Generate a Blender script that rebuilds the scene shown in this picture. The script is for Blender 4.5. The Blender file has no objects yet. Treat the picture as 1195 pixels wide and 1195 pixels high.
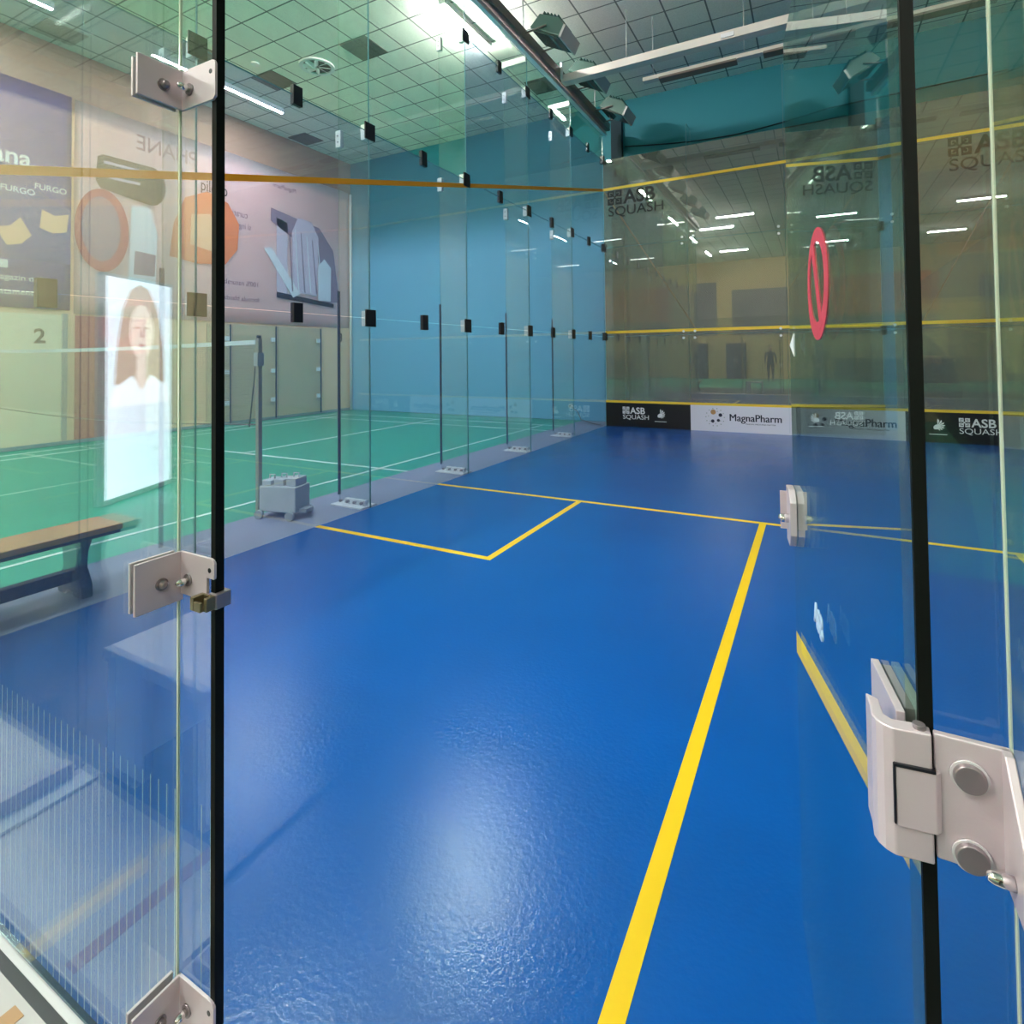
import bpy, bmesh, math, random
from mathutils import Vector, Matrix
random.seed(4)
S = bpy.context.scene
COL = S.collection
PI = math.pi

# ------------------------------------------------------------------ materials
def nt(name):
    m = bpy.data.materials.new(name); m.use_nodes = True
    t = m.node_tree; t.nodes.clear()
    return m, t, t.nodes.new('ShaderNodeOutputMaterial')

def N(t, kind, **kw):
    n = t.nodes.new(kind)
    for k, v in kw.items():
        if k in n.inputs.keys(): n.inputs[k].default_value = v
        else: setattr(n, k, v)
    return n

def math_(t, op, a, b=None, c=None):
    n = t.nodes.new('ShaderNodeMath'); n.operation = op
    for i, v in enumerate((a, b, c)):
        if v is None: continue
        if isinstance(v, (int, float)): n.inputs[i].default_value = v
        else: t.links.new(v, n.inputs[i])
    return n.outputs[0]

def srgb(r, g, b):
    f = lambda c: (c/255/12.92) if c/255 <= .04045 else ((c/255+.055)/1.055)**2.4
    return (f(r), f(g), f(b), 1)

def pbr(name, col, rough=.5, metal=0, bump=0, bscale=40, var=0, vscale=3, spec=.5, emit=None, estr=0):
    m, t, o = nt(name)
    p = N(t, 'ShaderNodeBsdfPrincipled', **{'Base Color': col, 'Roughness': rough, 'Metallic': metal, 'Specular IOR Level': spec})
    t.links.new(p.outputs[0], o.inputs[0])
    g = t.nodes.new('ShaderNodeNewGeometry')
    if var:
        nz = N(t, 'ShaderNodeTexNoise', Scale=vscale, Detail=5.0)
        t.links.new(g.outputs['Position'], nz.inputs['Vector'])
        mx = t.nodes.new('ShaderNodeMix'); mx.data_type = 'RGBA'
        mx.inputs[6].default_value = tuple(c*(1-var) for c in col[:3])+(1,)
        mx.inputs[7].default_value = tuple(min(1, c*(1+var)) for c in col[:3])+(1,)
        t.links.new(nz.outputs[0], mx.inputs[0]); t.links.new(mx.outputs[2], p.inputs['Base Color'])
    if bump:
        nb = N(t, 'ShaderNodeTexNoise', Scale=bscale, Detail=4.0)
        t.links.new(g.outputs['Position'], nb.inputs['Vector'])
        b = N(t, 'ShaderNodeBump', Strength=bump, Distance=.01)
        t.links.new(nb.outputs[0], b.inputs['Height']); t.links.new(b.outputs[0], p.inputs['Normal'])
    if emit:
        p.inputs['Emission Color'].default_value = emit; p.inputs['Emission Strength'].default_value = estr
    return m

def glass(name, tint, haze=0.0, hazecol=(.8, .8, .85, 1), f0=.04, boost=0.0, dust=0.0, rough=0.0):
    """architectural glass: clear pass-through, angle-dependent mirror, a little surface haze"""
    m, t, o = nt(name)
    lw = N(t, 'ShaderNodeLayerWeight', Blend=.5)
    p5 = math_(t, 'POWER', lw.outputs['Facing'], 5.0)
    fac = math_(t, 'MULTIPLY_ADD', p5, 1-f0-boost, f0+boost)
    tr = N(t, 'ShaderNodeBsdfTransparent', Color=tint)
    gl = N(t, 'ShaderNodeBsdfGlossy', Color=(.95, 1, .98, 1), Roughness=rough)
    base = tr.outputs[0]
    if haze or dust:
        df = N(t, 'ShaderNodeBsdfDiffuse', Color=hazecol)
        mh = t.nodes.new('ShaderNodeMixShader')
        if dust:
            g = t.nodes.new('ShaderNodeNewGeometry')
            nz = N(t, 'ShaderNodeTexNoise', Scale=2.2, Detail=6.0, Roughness=.65)
            t.links.new(g.outputs['Position'], nz.inputs['Vector'])
            r = N(t, 'ShaderNodeMapRange', **{'From Min': .45, 'From Max': .8, 'To Min': haze, 'To Max': haze+dust})
            t.links.new(nz.outputs[0], r.inputs[0]); t.links.new(r.outputs[0], mh.inputs[0])
        else: mh.inputs[0].default_value = haze
        t.links.new(tr.outputs[0], mh.inputs[1]); t.links.new(df.outputs[0], mh.inputs[2])
        base = mh.outputs[0]
    mx = t.nodes.new('ShaderNodeMixShader')
    t.links.new(fac, mx.inputs[0]); t.links.new(base, mx.inputs[1]); t.links.new(gl.outputs[0], mx.inputs[2])
    t.links.new(mx.outputs[0], o.inputs[0])
    return m

def tiles_mat(name, size, ox, oy, col, grout, gw):
    m, t, o = nt(name)
    g = t.nodes.new('ShaderNodeNewGeometry')
    s = t.nodes.new('ShaderNodeSeparateXYZ'); t.links.new(g.outputs['Position'], s.inputs[0])
    fs = []
    for i, off in ((0, ox), (1, oy)):
        q = math_(t, 'DIVIDE', math_(t, 'SUBTRACT', s.outputs[i], off), size)
        fr = math_(t, 'FRACT', q)
        fs.append(math_(t, 'LESS_THAN', math_(t, 'ABSOLUTE', math_(t, 'SUBTRACT', fr, .5)), .5-gw/size/2))
    inside = math_(t, 'MULTIPLY', fs[0], fs[1])
    vor = N(t, 'ShaderNodeTexWhiteNoise')
    sc = t.nodes.new('ShaderNodeVectorMath'); sc.operation = 'SNAP'
    sc.inputs[1].default_value = (size, size, 100)
    sub = t.nodes.new('ShaderNodeVectorMath'); sub.operation = 'SUBTRACT'; sub.inputs[1].default_value = (ox, oy, 0)
    t.links.new(g.outputs['Position'], sub.inputs[0]); t.links.new(sub.outputs[0], sc.inputs[0])
    t.links.new(sc.outputs[0], vor.inputs[0])
    rv = N(t, 'ShaderNodeMapRange', **{'To Min': .9, 'To Max': 1.0}); t.links.new(vor.outputs[0], rv.inputs[0])
    nz = N(t, 'ShaderNodeTexNoise', Scale=70.0, Detail=3.0); t.links.new(g.outputs['Position'], nz.inputs['Vector'])
    rn = N(t, 'ShaderNodeMapRange', **{'From Min': .3, 'From Max': .7, 'To Min': .9, 'To Max': 1.05}); t.links.new(nz.outputs[0], rn.inputs[0])
    k = math_(t, 'MULTIPLY', rv.outputs[0], rn.outputs[0])
    cm = t.nodes.new('ShaderNodeMix'); cm.data_type = 'RGBA'
    cm.inputs[6].default_value = grout; cm.inputs[7].default_value = col; t.links.new(inside, cm.inputs[0])
    vm = t.nodes.new('ShaderNodeVectorMath'); vm.operation = 'SCALE'
    t.links.new(cm.outputs[2], vm.inputs[0]); t.links.new(k, vm.inputs['Scale'])
    p = N(t, 'ShaderNodeBsdfPrincipled', Roughness=.85)
    t.links.new(vm.outputs[0], p.inputs['Base Color']); t.links.new(p.outputs[0], o.inputs[0])
    return m

def wall_split(name, lo, hi, z, soft=.4):
    """painted wall: two paint colours meeting at height z"""
    m, t, o = nt(name)
    g = t.nodes.new('ShaderNodeNewGeometry'); s = t.nodes.new('ShaderNodeSeparateXYZ')
    t.links.new(g.outputs['Position'], s.inputs[0])
    r = N(t, 'ShaderNodeMapRange', **{'From Min': z-soft, 'From Max': z+soft}); t.links.new(s.outputs[2], r.inputs[0])
    mx = t.nodes.new('ShaderNodeMix'); mx.data_type = 'RGBA'
    mx.inputs[6].default_value = lo; mx.inputs[7].default_value = hi; t.links.new(r.outputs[0], mx.inputs[0])
    nz = N(t, 'ShaderNodeTexNoise', Scale=60.0); t.links.new(g.outputs['Position'], nz.inputs['Vector'])
    b = N(t, 'ShaderNodeBump', Strength=.15, Distance=.01); t.links.new(nz.outputs[0], b.inputs['Height'])
    p = N(t, 'ShaderNodeBsdfPrincipled', Roughness=.6); t.links.new(mx.outputs[2], p.inputs['Base Color'])
    t.links.new(b.outputs[0], p.inputs['Normal']); t.links.new(p.outputs[0], o.inputs[0])
    return m

def emis(name, col, st):
    m, t, o = nt(name)
    e = N(t, 'ShaderNodeEmission', Color=col, Strength=st); t.links.new(e.outputs[0], o.inputs[0])
    return m

def net_mat(name):
    m, t, o = nt(name)
    g = t.nodes.new('ShaderNodeNewGeometry'); s = t.nodes.new('ShaderNodeSeparateXYZ'); t.links.new(g.outputs['Position'], s.inputs[0])
    a = math_(t, 'LESS_THAN', math_(t, 'FRACT', math_(t, 'DIVIDE', s.outputs[0], .02)), .1)
    b = math_(t, 'LESS_THAN', math_(t, 'FRACT', math_(t, 'DIVIDE', s.outputs[2], .02)), .1)
    f = math_(t, 'MAXIMUM', a, b)
    tr = N(t, 'ShaderNodeBsdfTransparent'); d = N(t, 'ShaderNodeBsdfDiffuse', Color=(.25, .2, .17, 1))
    mx = t.nodes.new('ShaderNodeMixShader'); t.links.new(f, mx.inputs[0]); t.links.new(tr.outputs[0], mx.inputs[1]); t.links.new(d.outputs[0], mx.inputs[2])
    t.links.new(mx.outputs[0], o.inputs[0]); return m

M = {}
M['court'] = pbr('blue_court_paint', (.0004, .096, .425, 1), .24, bump=.11, bscale=60, var=.10, vscale=1.6, spec=.62)
M['yellow'] = pbr('yellow_line_paint', srgb(255, 208, 20), .45)
M['yellow_tape'] = pbr('yellow_glass_tape', srgb(250, 205, 60), .5)
M['amber_tape'] = pbr('amber_glass_tape', srgb(225, 150, 25), .5)
M['green'] = pbr('green_sport_floor', srgb(46, 160, 128), .38, var=.07, vscale=2)
M['white_line'] = pbr('white_line_paint', srgb(235, 245, 240), .5)
M['grey_floor'] = pbr('grey_floor_border', srgb(140, 142, 165), .5, var=.06)
M['lobby_floor'] = pbr('pale_lobby_vinyl', srgb(205, 198, 198), .35, var=.05, vscale=6)
M['dark_floor'] = pbr('dark_lobby_vinyl', srgb(40, 52, 66), .35, var=.1)
M['channel'] = pbr('grey_floor_channel', srgb(90, 88, 92), .4, metal=.6)
M['ceiling'] = tiles_mat('ceiling_tiles', .58, 1.7-.58*40, -.23-.58*60, srgb(250, 246, 238), srgb(135, 136, 132), .024)
M['end_wall'] = wall_split('end_wall_paint', srgb(110, 182, 220), srgb(20, 122, 138), 4.25, .45)
M['hall_wall'] = wall_split('beige_hall_wall', srgb(255, 208, 172), srgb(165, 128, 108), 5.5, .05)
M['cream'] = pbr('cream_panel', (1, .83, .62, 1), .6, var=.04, vscale=3)
M['tan_wall'] = pbr('tan_wall', srgb(200, 175, 122), .7, var=.05)
M['grey_wall'] = pbr('grey_side_wall', srgb(196, 176, 140), .7)
M['dark_teal'] = pbr('dark_teal', srgb(6, 44, 56), .7)
M['cglass'] = glass('coated_court_glass', (.74, .83, .88, 1), haze=.10, hazecol=(.62, .62, .86, 1))
M['fglass'] = glass('front_wall_glass', (.40, .44, .42, 1), haze=.22, hazecol=(.62, .60, .52, 1), boost=.11)
M['xglass'] = glass('plain_green_glass', (.90, .98, .92, 1), dust=.05, haze=.0, f0=.03)
M['finglass'] = glass('clear_fin_glass', (.93, .97, .95, 1), haze=.012, dust=.03)
M['nglass'] = glass('near_glass', (.95, .98, .97, 1), haze=.0, dust=.010, boost=.015)
M['doorglass'] = glass('door_glass', (.80, .93, .90, 1), haze=.0, dust=.02)
M['edge'] = pbr('dark_green_glass_edge', (.004, .028, .018, 1), .12, spec=.8)
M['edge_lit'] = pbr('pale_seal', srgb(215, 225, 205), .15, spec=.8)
M['edge_clear'] = glass('clear_glass_rim', (.80, .90, .80, 1), haze=.05, hazecol=(.7, .8, .7, 1))
M['edge_far'] = pbr('teal_glass_edge', srgb(92, 138, 150), .2)
M['black'] = pbr('black_plastic', (.006, .007, .012, 1), .35)
M['edge_black'] = pbr('black_jamb_glass_edge', (.0015, .003, .002, 1), .6, spec=.15)  # glass edge at the jambs; darkness of internal reflection put into the colour
M['steel'] = pbr('satin_steel', srgb(208, 194, 200), .36, metal=.25, bump=.03, bscale=300)
M['steel_rim'] = pbr('polished_steel_edge', srgb(240, 234, 238), .25, metal=.3)
M['steel_dark'] = pbr('dark_steel', srgb(150, 140, 144), .3, metal=.6)
M['chrome'] = pbr('chrome', srgb(225, 222, 222), .12, metal=1)
M['brass'] = pbr('aged_brass_block', srgb(140, 128, 100), .35, metal=.8)
M['whitepl'] = pbr('white_plastic', srgb(230, 228, 232), .4)
M['darkgrey'] = pbr('dark_grey_strip', srgb(62, 66, 88), .45)
M['frost'] = pbr('frosted_stripe', srgb(190, 215, 245), .6)
M['tinblack'] = pbr('black_board', srgb(10, 10, 18), .35)
M['tinwhite'] = pbr('white_board', srgb(228, 224, 235), .4)
M['white'] = pbr('white_print', srgb(240, 240, 242), .5)
M['navy'] = pbr('navy_print', srgb(28, 32, 60), .5)
M['inkgrey'] = pbr('dark_grey_print', srgb(16, 17, 17), .6)
M['tube'] = emis('tube_diffuser', (1, .97, .93, 1), 330)
M['tube_bright'] = emis('bright_tube_diffuser', (1, .97, .93, 1), 400)
M['tube_lobby'] = emis('lobby_tube_diffuser', (1, .96, .90, 1), 250)
M['flood_lens'] = pbr('dark_lamp_lens', srgb(60, 78, 74), .08, spec=.9)
M['grey_metal'] = pbr('grey_painted_metal', srgb(178, 180, 180), .4, metal=.3)
M['rail_brown'] = pbr('brown_rail', srgb(118, 106, 100), .45, metal=.1)
M['lamp_body'] = pbr('greenish_grey_lamp_housing', srgb(74, 102, 94), .3, metal=.3)
M['beam_white'] = pbr('white_cable_tray', srgb(220, 212, 205), .5)
M['vent'] = pbr('vent_grille', srgb(96, 92, 84), .6, bump=.6, bscale=60, var=.45, vscale=25)
M['wood'] = pbr('bench_wood', srgb(188, 140, 92), .4, var=.18, vscale=9)
M['bench_dark'] = pbr('dark_bench_frame', srgb(66, 60, 76), .5)
M['banner_blue'] = pbr('blue_banner_cloth', srgb(40, 60, 176), .6, bump=.5, bscale=3, var=.15, vscale=1.2)
M['banner_navy'] = pbr('dark_blue_banner_print', srgb(36, 66, 146), .6)
M['banner_light'] = pbr('pale_banner_cloth', srgb(255, 228, 232), .6, bump=.8, bscale=2.2, var=.06, vscale=1.5)
M['orange_print'] = pbr('orange_print', srgb(240, 130, 80), .6)
M['peach_print'] = pbr('peach_print', srgb(250, 190, 150), .6)
M['green_print'] = pbr('dark_green_print', srgb(4, 58, 40), .6)
M['rose_print'] = pbr('rose_print', srgb(186, 78, 84), .6)
M['lilac_print'] = pbr('lilac_print', srgb(214, 190, 210), .6)
M['mauve_print'] = pbr('mauve_grey_print', srgb(150, 122, 142), .6)
M['orange_banner'] = pbr('orange_banner_cloth', srgb(205, 120, 50), .6, var=.2, vscale=1)
M['grey_banner'] = pbr('grey_banner_cloth', srgb(120, 112, 112), .6, var=.15, vscale=1)
M['screen'] = emis('lit_screen_white', (.80, .86, 1, 1), 4.2)
M['screen_hair'] = emis('lit_screen_hair', (.66, .48, .36, 1), 3.2)
M['screen_skin'] = emis('lit_screen_skin', (1, .80, .70, 1), 3.8)
M['screen_lip'] = emis('lit_screen_lips', (.75, .42, .36, 1), 2.8)
M['screen_shirt'] = emis('lit_screen_shirt', (.93, .92, 1, 1), 4.6)
M['net'] = net_mat('badminton_net_mesh')
M['sofa'] = pbr('grey_sofa_fabric', srgb(78, 80, 84), .85)
M['red'] = pbr('red_sticker', srgb(214, 62, 82), .45)
M['skin'] = pbr('skin', srgb(205, 150, 120), .5)
M['hair'] = pbr('dark_hair', srgb(22, 16, 14), .6)
M['cloth_black'] = pbr('black_clothes', srgb(14, 14, 18), .8)
M['cloth_blue'] = pbr('dark_blue_clothes', srgb(26, 32, 56), .8)
M['concrete'] = pbr('pale_weight_block', srgb(196, 196, 200), .6, var=.12, vscale=12)
M['post'] = pbr('beige_grey_post', srgb(168, 158, 140), .45, metal=.2)

# ------------------------------------------------------------------ mesh helpers
class MB:
    def __init__(s): s.bm = bmesh.new()
    def box(s, x0, x1, y0, y1, z0, z1, mat=None, idx=0):
        vs = [Vector((x, y, z)) for x in (x0, x1) for y in (y0, y1) for z in (z0, z1)]
        if mat is not None: vs = [mat @ v for v in vs]
        b = [s.bm.verts.new(v) for v in vs]
        for f in ((0, 1, 3, 2), (4, 6, 7, 5), (0, 4, 5, 1), (2, 3, 7, 6), (0, 2, 6, 4), (1, 5, 7, 3)):
            fc = s.bm.faces.new([b[i] for i in f]); fc.material_index = idx
        return s
    def prism(s, pts, h0, h1, axis='z', mat=None, idx=0):
        """polygon pts extruded between h0 and h1 along an axis"""
        def P(p, h):
            v = {'z': (p[0], p[1], h), 'y': (p[0], h, p[1]), 'x': (h, p[0], p[1])}[axis]
            v = Vector(v); return mat @ v if mat is not None else v
        a = [s.bm.verts.new(P(p, h0)) for p in pts]; b = [s.bm.verts.new(P(p, h1)) for p in pts]
        n = len(pts)
        for f in [s.bm.faces.new(a[::-1]), s.bm.faces.new(b)]: f.material_index = idx
        for i in range(n):
            s.bm.faces.new([a[i], a[(i+1) % n], b[(i+1) % n], b[i]]).material_index = idx
        return s
    def cyl(s, p, q, r, r2=None, n=20, idx=0, dome=False):
        p, q = Vector(p), Vector(q); d = (q-p); L = d.length
        rot = d.to_track_quat('Z', 'Y').to_matrix().to_4x4(); rot.translation = p
        r2 = r if r2 is None else r2
        prof = [(r, 0), (r2, L)]
        if dome: prof = [(r, 0), (r, L*.5), (r*.92, L*.75), (r*.7, L*.93), (r*.35, L)]
        rings = []
        for rr, h in prof:
            rings.append([s.bm.verts.new(rot @ Vector((rr*math.cos(2*PI*i/n), rr*math.sin(2*PI*i/n), h))) for i in range(n)])
        s.bm.faces.new(rings[0][::-1]).material_index = idx; s.bm.faces.new(rings[-1]).material_index = idx
        for a, b in zip(rings, rings[1:]):
            for i in range(n):
                f = s.bm.faces.new([a[i], a[(i+1) % n], b[(i+1) % n], b[i]]); f.material_index = idx; f.smooth = True
        return s
    def tube(s, pts, r, n=8):
        pts = [Vector(p) for p in pts]; rings = []
        for i, p in enumerate(pts):
            d = (pts[min(i+1, len(pts)-1)]-pts[max(i-1, 0)]).normalized()
            q = d.to_track_quat('Z', 'Y')
            rr = r[i] if isinstance(r, (list, tuple)) else r
            rings.append([s.bm.verts.new(p+q @ Vector((rr*math.cos(2*PI*k/n), rr*math.sin(2*PI*k/n), 0))) for k in range(n)])
        s.bm.faces.new(rings[0][::-1]); s.bm.faces.new(rings[-1])
        for a, b in zip(rings, rings[1:]):
            for k in range(n): s.bm.faces.new([a[k], a[(k+1) % n], b[(k+1) % n], b[k]]).smooth = True
        return s
    def ball(s, c, r, sx=1, sy=1, sz=1, seg=16):
        mt = Matrix.Translation(c) @ Matrix.Diagonal((r*sx, r*sy, r*sz, 1))
        res = bmesh.ops.create_uvsphere(s.bm, u_segments=seg, v_segments=max(8, seg*2//3), radius=1, matrix=mt)
        for v in res['verts']:
            for f in v.link_faces: f.smooth = True
        return s
    def build(s, name, mats, parent=None, bevel=0, world=None):
        bmesh.ops.recalc_face_normals(s.bm, faces=s.bm.faces)
        me = bpy.data.meshes.new(name); s.bm.to_mesh(me); s.bm.free()
        if not isinstance(mats, (list, tuple)): mats = [mats]
        for m in mats: me.materials.append(M[m] if isinstance(m, str) else m)
        o = bpy.data.objects.new(name, me); COL.objects.link(o)
        if world is not None: o.matrix_world = world
        if parent is not None: attach(o, parent)
        if bevel:
            md = o.modifiers.new('bevel', 'BEVEL'); md.width = bevel; md.segments = 3; md.limit_method = 'ANGLE'
        return o

def wm(o):
    m = o.matrix_basis
    return (wm(o.parent) @ m) if o.parent else m

def attach(o, parent):
    w = o.matrix_basis.copy(); o.parent = parent
    o.matrix_parent_inverse = Matrix(); o.matrix_basis = wm(parent).inverted() @ w

def tag(o, label=None, cat=None, group=None, kind=None):
    if label: o['label'] = label
    if cat: o['category'] = cat
    if group: o['group'] = group
    if kind: o['kind'] = kind
    return o

def empty(name, loc, label, cat, group=None, kind=None):
    o = bpy.data.objects.new(name, None); COL.objects.link(o); o.location = loc; o.empty_display_size = .1
    return tag(o, label, cat, group, kind)

def copy_tree(src, loc, label=None):
    r = src.copy(); COL.objects.link(r); r.location = loc
    if label: r['label'] = label
    def kids(a, b):
        for ch in list(a.children):
            c = ch.copy(); COL.objects.link(c); c.parent = b; kids(ch, c)
    kids(src, r)
    return r

def frame(o, x, y):
    x = Vector(x).normalized(); y = Vector(y).normalized(); z = x.cross(y)
    m = Matrix((x, y, z)).transposed().to_4x4(); m.translation = Vector(o); return m

def text(name, body, size, mtx, mat, parent=None, bold=0.0, ext=.001, sx=1.0, mirror=False, align='LEFT', space=1.0):
    c = bpy.data.curves.new(name, 'FONT'); c.body = body; c.size = size; c.extrude = ext; c.offset = bold
    c.align_x = align; c.space_character = space; c.resolution_u = 4
    t = bpy.data.objects.new(name, c); COL.objects.link(t)
    dg = bpy.context.evaluated_depsgraph_get()
    me = bpy.data.meshes.new_from_object(t.evaluated_get(dg))
    COL.objects.unlink(t); bpy.data.objects.remove(t); bpy.data.curves.remove(c)
    me.transform(Matrix.Diagonal((-sx if mirror else sx, 1, 1, 1)))
    if mirror: me.flip_normals()
    me.materials.clear(); me.materials.append(M[mat])
    for p in me.polygons: p.material_index = 0
    me.name = name
    o = bpy.data.objects.new(name, me); COL.objects.link(o); o.matrix_world = mtx
    if parent is not None: attach(o, parent)
    return o

def blob(pts, mtx, name, mat, parent, th=.004):
    b = MB(); b.prism(pts, 0, th); return b.build(name, mat, parent, world=mtx)

def ell(cx, cy, rx, ry, n=28, rot=0, a0=0, a1=2*PI):
    o = []
    for i in range(n):
        a = a0+(a1-a0)*i/(n if abs(a1-a0-2*PI) < 1e-6 else n-1)
        x, y = rx*math.cos(a), ry*math.sin(a)
        o.append((cx+x*math.cos(rot)-y*math.sin(rot), cy+x*math.sin(rot)+y*math.cos(rot)))
    return o

# ------------------------------------------------------------------ setting
W, D, CH = 6.4, 9.75, 6.55           # court width, depth, ceiling height
XL, XR, YF, YB = -7.27, 13.0, .6, -22.5
def struct(name, mb, mat, label=None, bevel=0):
    o = mb.build(name, mat, bevel=bevel); tag(o, label, None, None, 'structure'); return o

struct('floor', MB().box(XL-.1, XR, YB, YF, -.12, -.004), 'green', 'green sports hall floor with badminton markings')
cf = struct('floor_court', MB().box(0, W, -D, 0, -.004, 0), 'court', 'glossy blue squash court floor with yellow lines')
struct('floor_border', MB().box(-.74, 0, -D-.9, .58, -.004, -.0005).box(W, W+.74, -D-.9, .58, -.004, -.0005).box(0, W, 0, .58, -.004, -.0005), 'grey_floor', 'grey floor border around the squash court')
struct('floor_threshold', MB().box(0, W, -10.12, -D-.035, -.004, .002), 'lobby_floor', 'pale floor strip outside the court door')
struct('floor_lobby', MB().box(-.74, XR, -13.4, -10.12, -.004, .002), 'dark_floor', 'dark lobby floor behind the court')
struct('trim_1', MB().box(0, W, -D-.035, -D-.015, -.004, .004), 'channel', 'dark grey metal channel under the back glass')
struct('trim_2', MB().box(0, W, -D-.015, -D, -.004, .006), 'whitepl', 'steel sill along the court back edge')
struct('ceiling', MB().box(XL-.1, XR, YB, YF+.1, CH, CH+.1), 'ceiling', 'suspended ceiling of square grey tiles')
struct('wall_end', MB().box(XL-.1, XR, YF, YF+.1, 0, CH), 'end_wall', 'blue end wall turning teal near the ceiling')
struct('wall_left', MB().box(XL-.1, XL, YB, YF, 0, CH), 'hall_wall', 'beige hall wall below the banners')
struct('wall_right', MB().box(XR, XR+.1, YB, YF, 0, CH), 'grey_wall', 'tan side wall of the hall')
struct('wall_back', MB().box(XL, XR, YB-.1, YB, 0, CH), 'tan_wall', 'tan wall behind the lobby')
b = MB().box(XL+.0, XL+.02, YB, YF, 0, .06)
struct('baseboard_left', b, 'grey_metal', 'low grey baseboard of the hall wall')
struct('trim_3', MB().cyl((XL+.06, YF-.06, 0), (XL+.06, YF-.06, 5.7), .035, n=12), 'whitepl', 'white pipe in the corner of the blue wall')

# court floor lines (painted, children of the court floor)
def fline(name, x0, x1, y0, y1, z=.0012):
    o = MB().box(x0, x1, y0, y1, 0, z).build(name, 'yellow', cf); return o
fline('short_line', 0, W, -5.49, -5.44)
fline('half_court_line', 3.175, 3.225, -D, -5.49)
fline('service_box_line', 0, 1.65, -7.14, -7.09)
fline('service_box_line', 1.60, 1.65, -7.09, -5.49)
fline('service_box_line', W-1.65, W, -7.14, -7.09)
fline('service_box_line', W-1.65, W-1.60, -7.09, -5.49)

# badminton court markings
bl = MB()
def wl(x0, x1, y0, y1): bl.box(x0, x1, y0, y1, -.004, -.002)
yc = -7.05
for x in (-.72, -1.18, -6.36, -6.82): wl(x-.02, x+.02, yc-6.7, yc+6.7)
for s in (-1, 1):
    for d in (1.98, 5.94, 6.68): wl(-6.84, -.70, yc+s*d-.02, yc+s*d+.02)
    a, c = sorted((yc+s*1.98, yc+s*6.7)); wl(-3.79, -3.75, a, c)
o = bl.build('badminton_court_lines', 'white_line'); tag(o, 'thin white badminton court lines on the green floor', 'floor marking')

# ------------------------------------------------------------------ court glass
PW, RH = D/6, 1.725
ORD = ['first', 'second', 'third', 'fourth', 'fifth', 'sixth']
ROW = ['bottom', 'second', 'third', 'top']
def pane_mesh(x0, x1, y0, y1, z0, z1, thin):
    """thin: axis through the glass; big faces glass (0), rim faces edge (1)"""
    mb = MB(); mb.box(x0, x1, y0, y1, z0, z1)
    ax = 'xyz'.index(thin)
    mb.bm.normal_update()
    for f in mb.bm.faces: f.material_index = 0 if abs(f.normal[ax]) > .9 else 1
    return mb
g = .003
def side_wall(x, side):
    for c in range(6):
        y1, y0 = -PW*c, -PW*(c+1)
        tall = c < 3
        rows = [(-.006, RH, 'cglass'), (RH, 2*RH, 'cglass')]
        if tall: rows += [(2*RH, 3*RH, 'cglass'), (3*RH, 5.68, 'xglass')]
        else: rows += [(2*RH, 3*RH+.5, 'xglass')]
        for r, (z0, z1, mt) in enumerate(rows):
            if side == 'right' and r > 1: continue
            o = pane_mesh(x-.006, x+.006, y0+g, y1-g, z0+g, z1-g, 'x').build('glass_sheet', [mt, 'edge_far'])
            tag(o, f'{"green-tinted plain" if mt=="xglass" else "clear coated"} glass panel of the {side} court wall, {ROW[r]} row, {ORD[c]} from the front wall',
                'glass panel', f'glass panels of the {side} court wall')
            if side == 'left' and mt == 'cglass':
                k = MB().box(x-.02, x+.02, (y0+y1)/2-.045, (y0+y1)/2+.045, z1-.078, z1+.078)
                k.build('joint_clip', 'black', o, bevel=.003)
side_wall(0, 'left'); side_wall(W, 'right')

def side_fin(c):
    y = -PW*c; top = 6.3 if c == 3 else (5.62 if c < 3 else 3*RH+.5)
    if c == 3: top = 6.5
    r = empty('glass_fin', (-.2, y, 0), f'tall glass stiffening fin outside the left court wall, {ORD[c-1]} from the front wall', 'glass fin', 'glass fins of the left court wall')
    pane_mesh(-.38, -.008, y-.006, y+.006, .03, top, 'y').build('fin_glass', ['finglass', 'edge_clear'], r)
    MB().box(-.392, -.380, y-.014, y+.014, .08, 2.0).build('edge_strip', 'darkgrey', r)
    fp = MB().box(-.40, -.02, y-.10, y+.10, 0, .012).build('foot_plate', 'whitepl', r, bevel=.003)
    MB().box(-.30, -.05, y-.022, y+.022, .012, .06).build('foot_clamp', 'whitepl', r, bevel=.003)
    for k in range(4):
        MB().cyl((-.33+.085*k, y-.022, .038), (-.33+.085*k, y-.05, .038), .013, n=12).build('bolt', 'steel_dark', r)
    zs = [RH, 2*RH]+([3*RH] if c < 4 else [])
    for z in zs:
        MB().box(.0068, .02, y-.066, y+.066, z-.078, z+.078).build('clip', 'black', r, bevel=.003)
        MB().box(-.075, -.0068, y-.026, y+.026, z-.07, z+.07).build('clip_bracket', 'whitepl', r, bevel=.003)
        if z > 2: 
            w = MB().box(-.40, -.335, y-.022, y+.022, z-.08, z+.08)
            q = w.build('edge_clamp', 'whitepl', r, bevel=.003)
            for dz in (-.03, .03): MB().cyl((-.37, y-.022, z+dz), (-.37, y-.027, z+dz), .009, n=10).build('screw', 'steel_dark', q)
    if c < 3:
        MB().box(-.40, 0, y-.025, y+.025, top, top+.09).build('top_cap', 'whitepl', r, bevel=.005)
for c in range(1, 6): side_fin(c)
# corner clips at the front wall
for z, nm in ((RH, 'lower'), (2*RH, 'middle'), (3*RH, 'upper')):
    o = MB().box(-.02, .05, -.085, -.012, z-.075, z+.075).build('corner_clip', 'black', bevel=.003)
    tag(o, f'small black clip joining the left and front glass walls, {nm} of three', 'clip', 'corner clips at the front wall')

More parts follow.
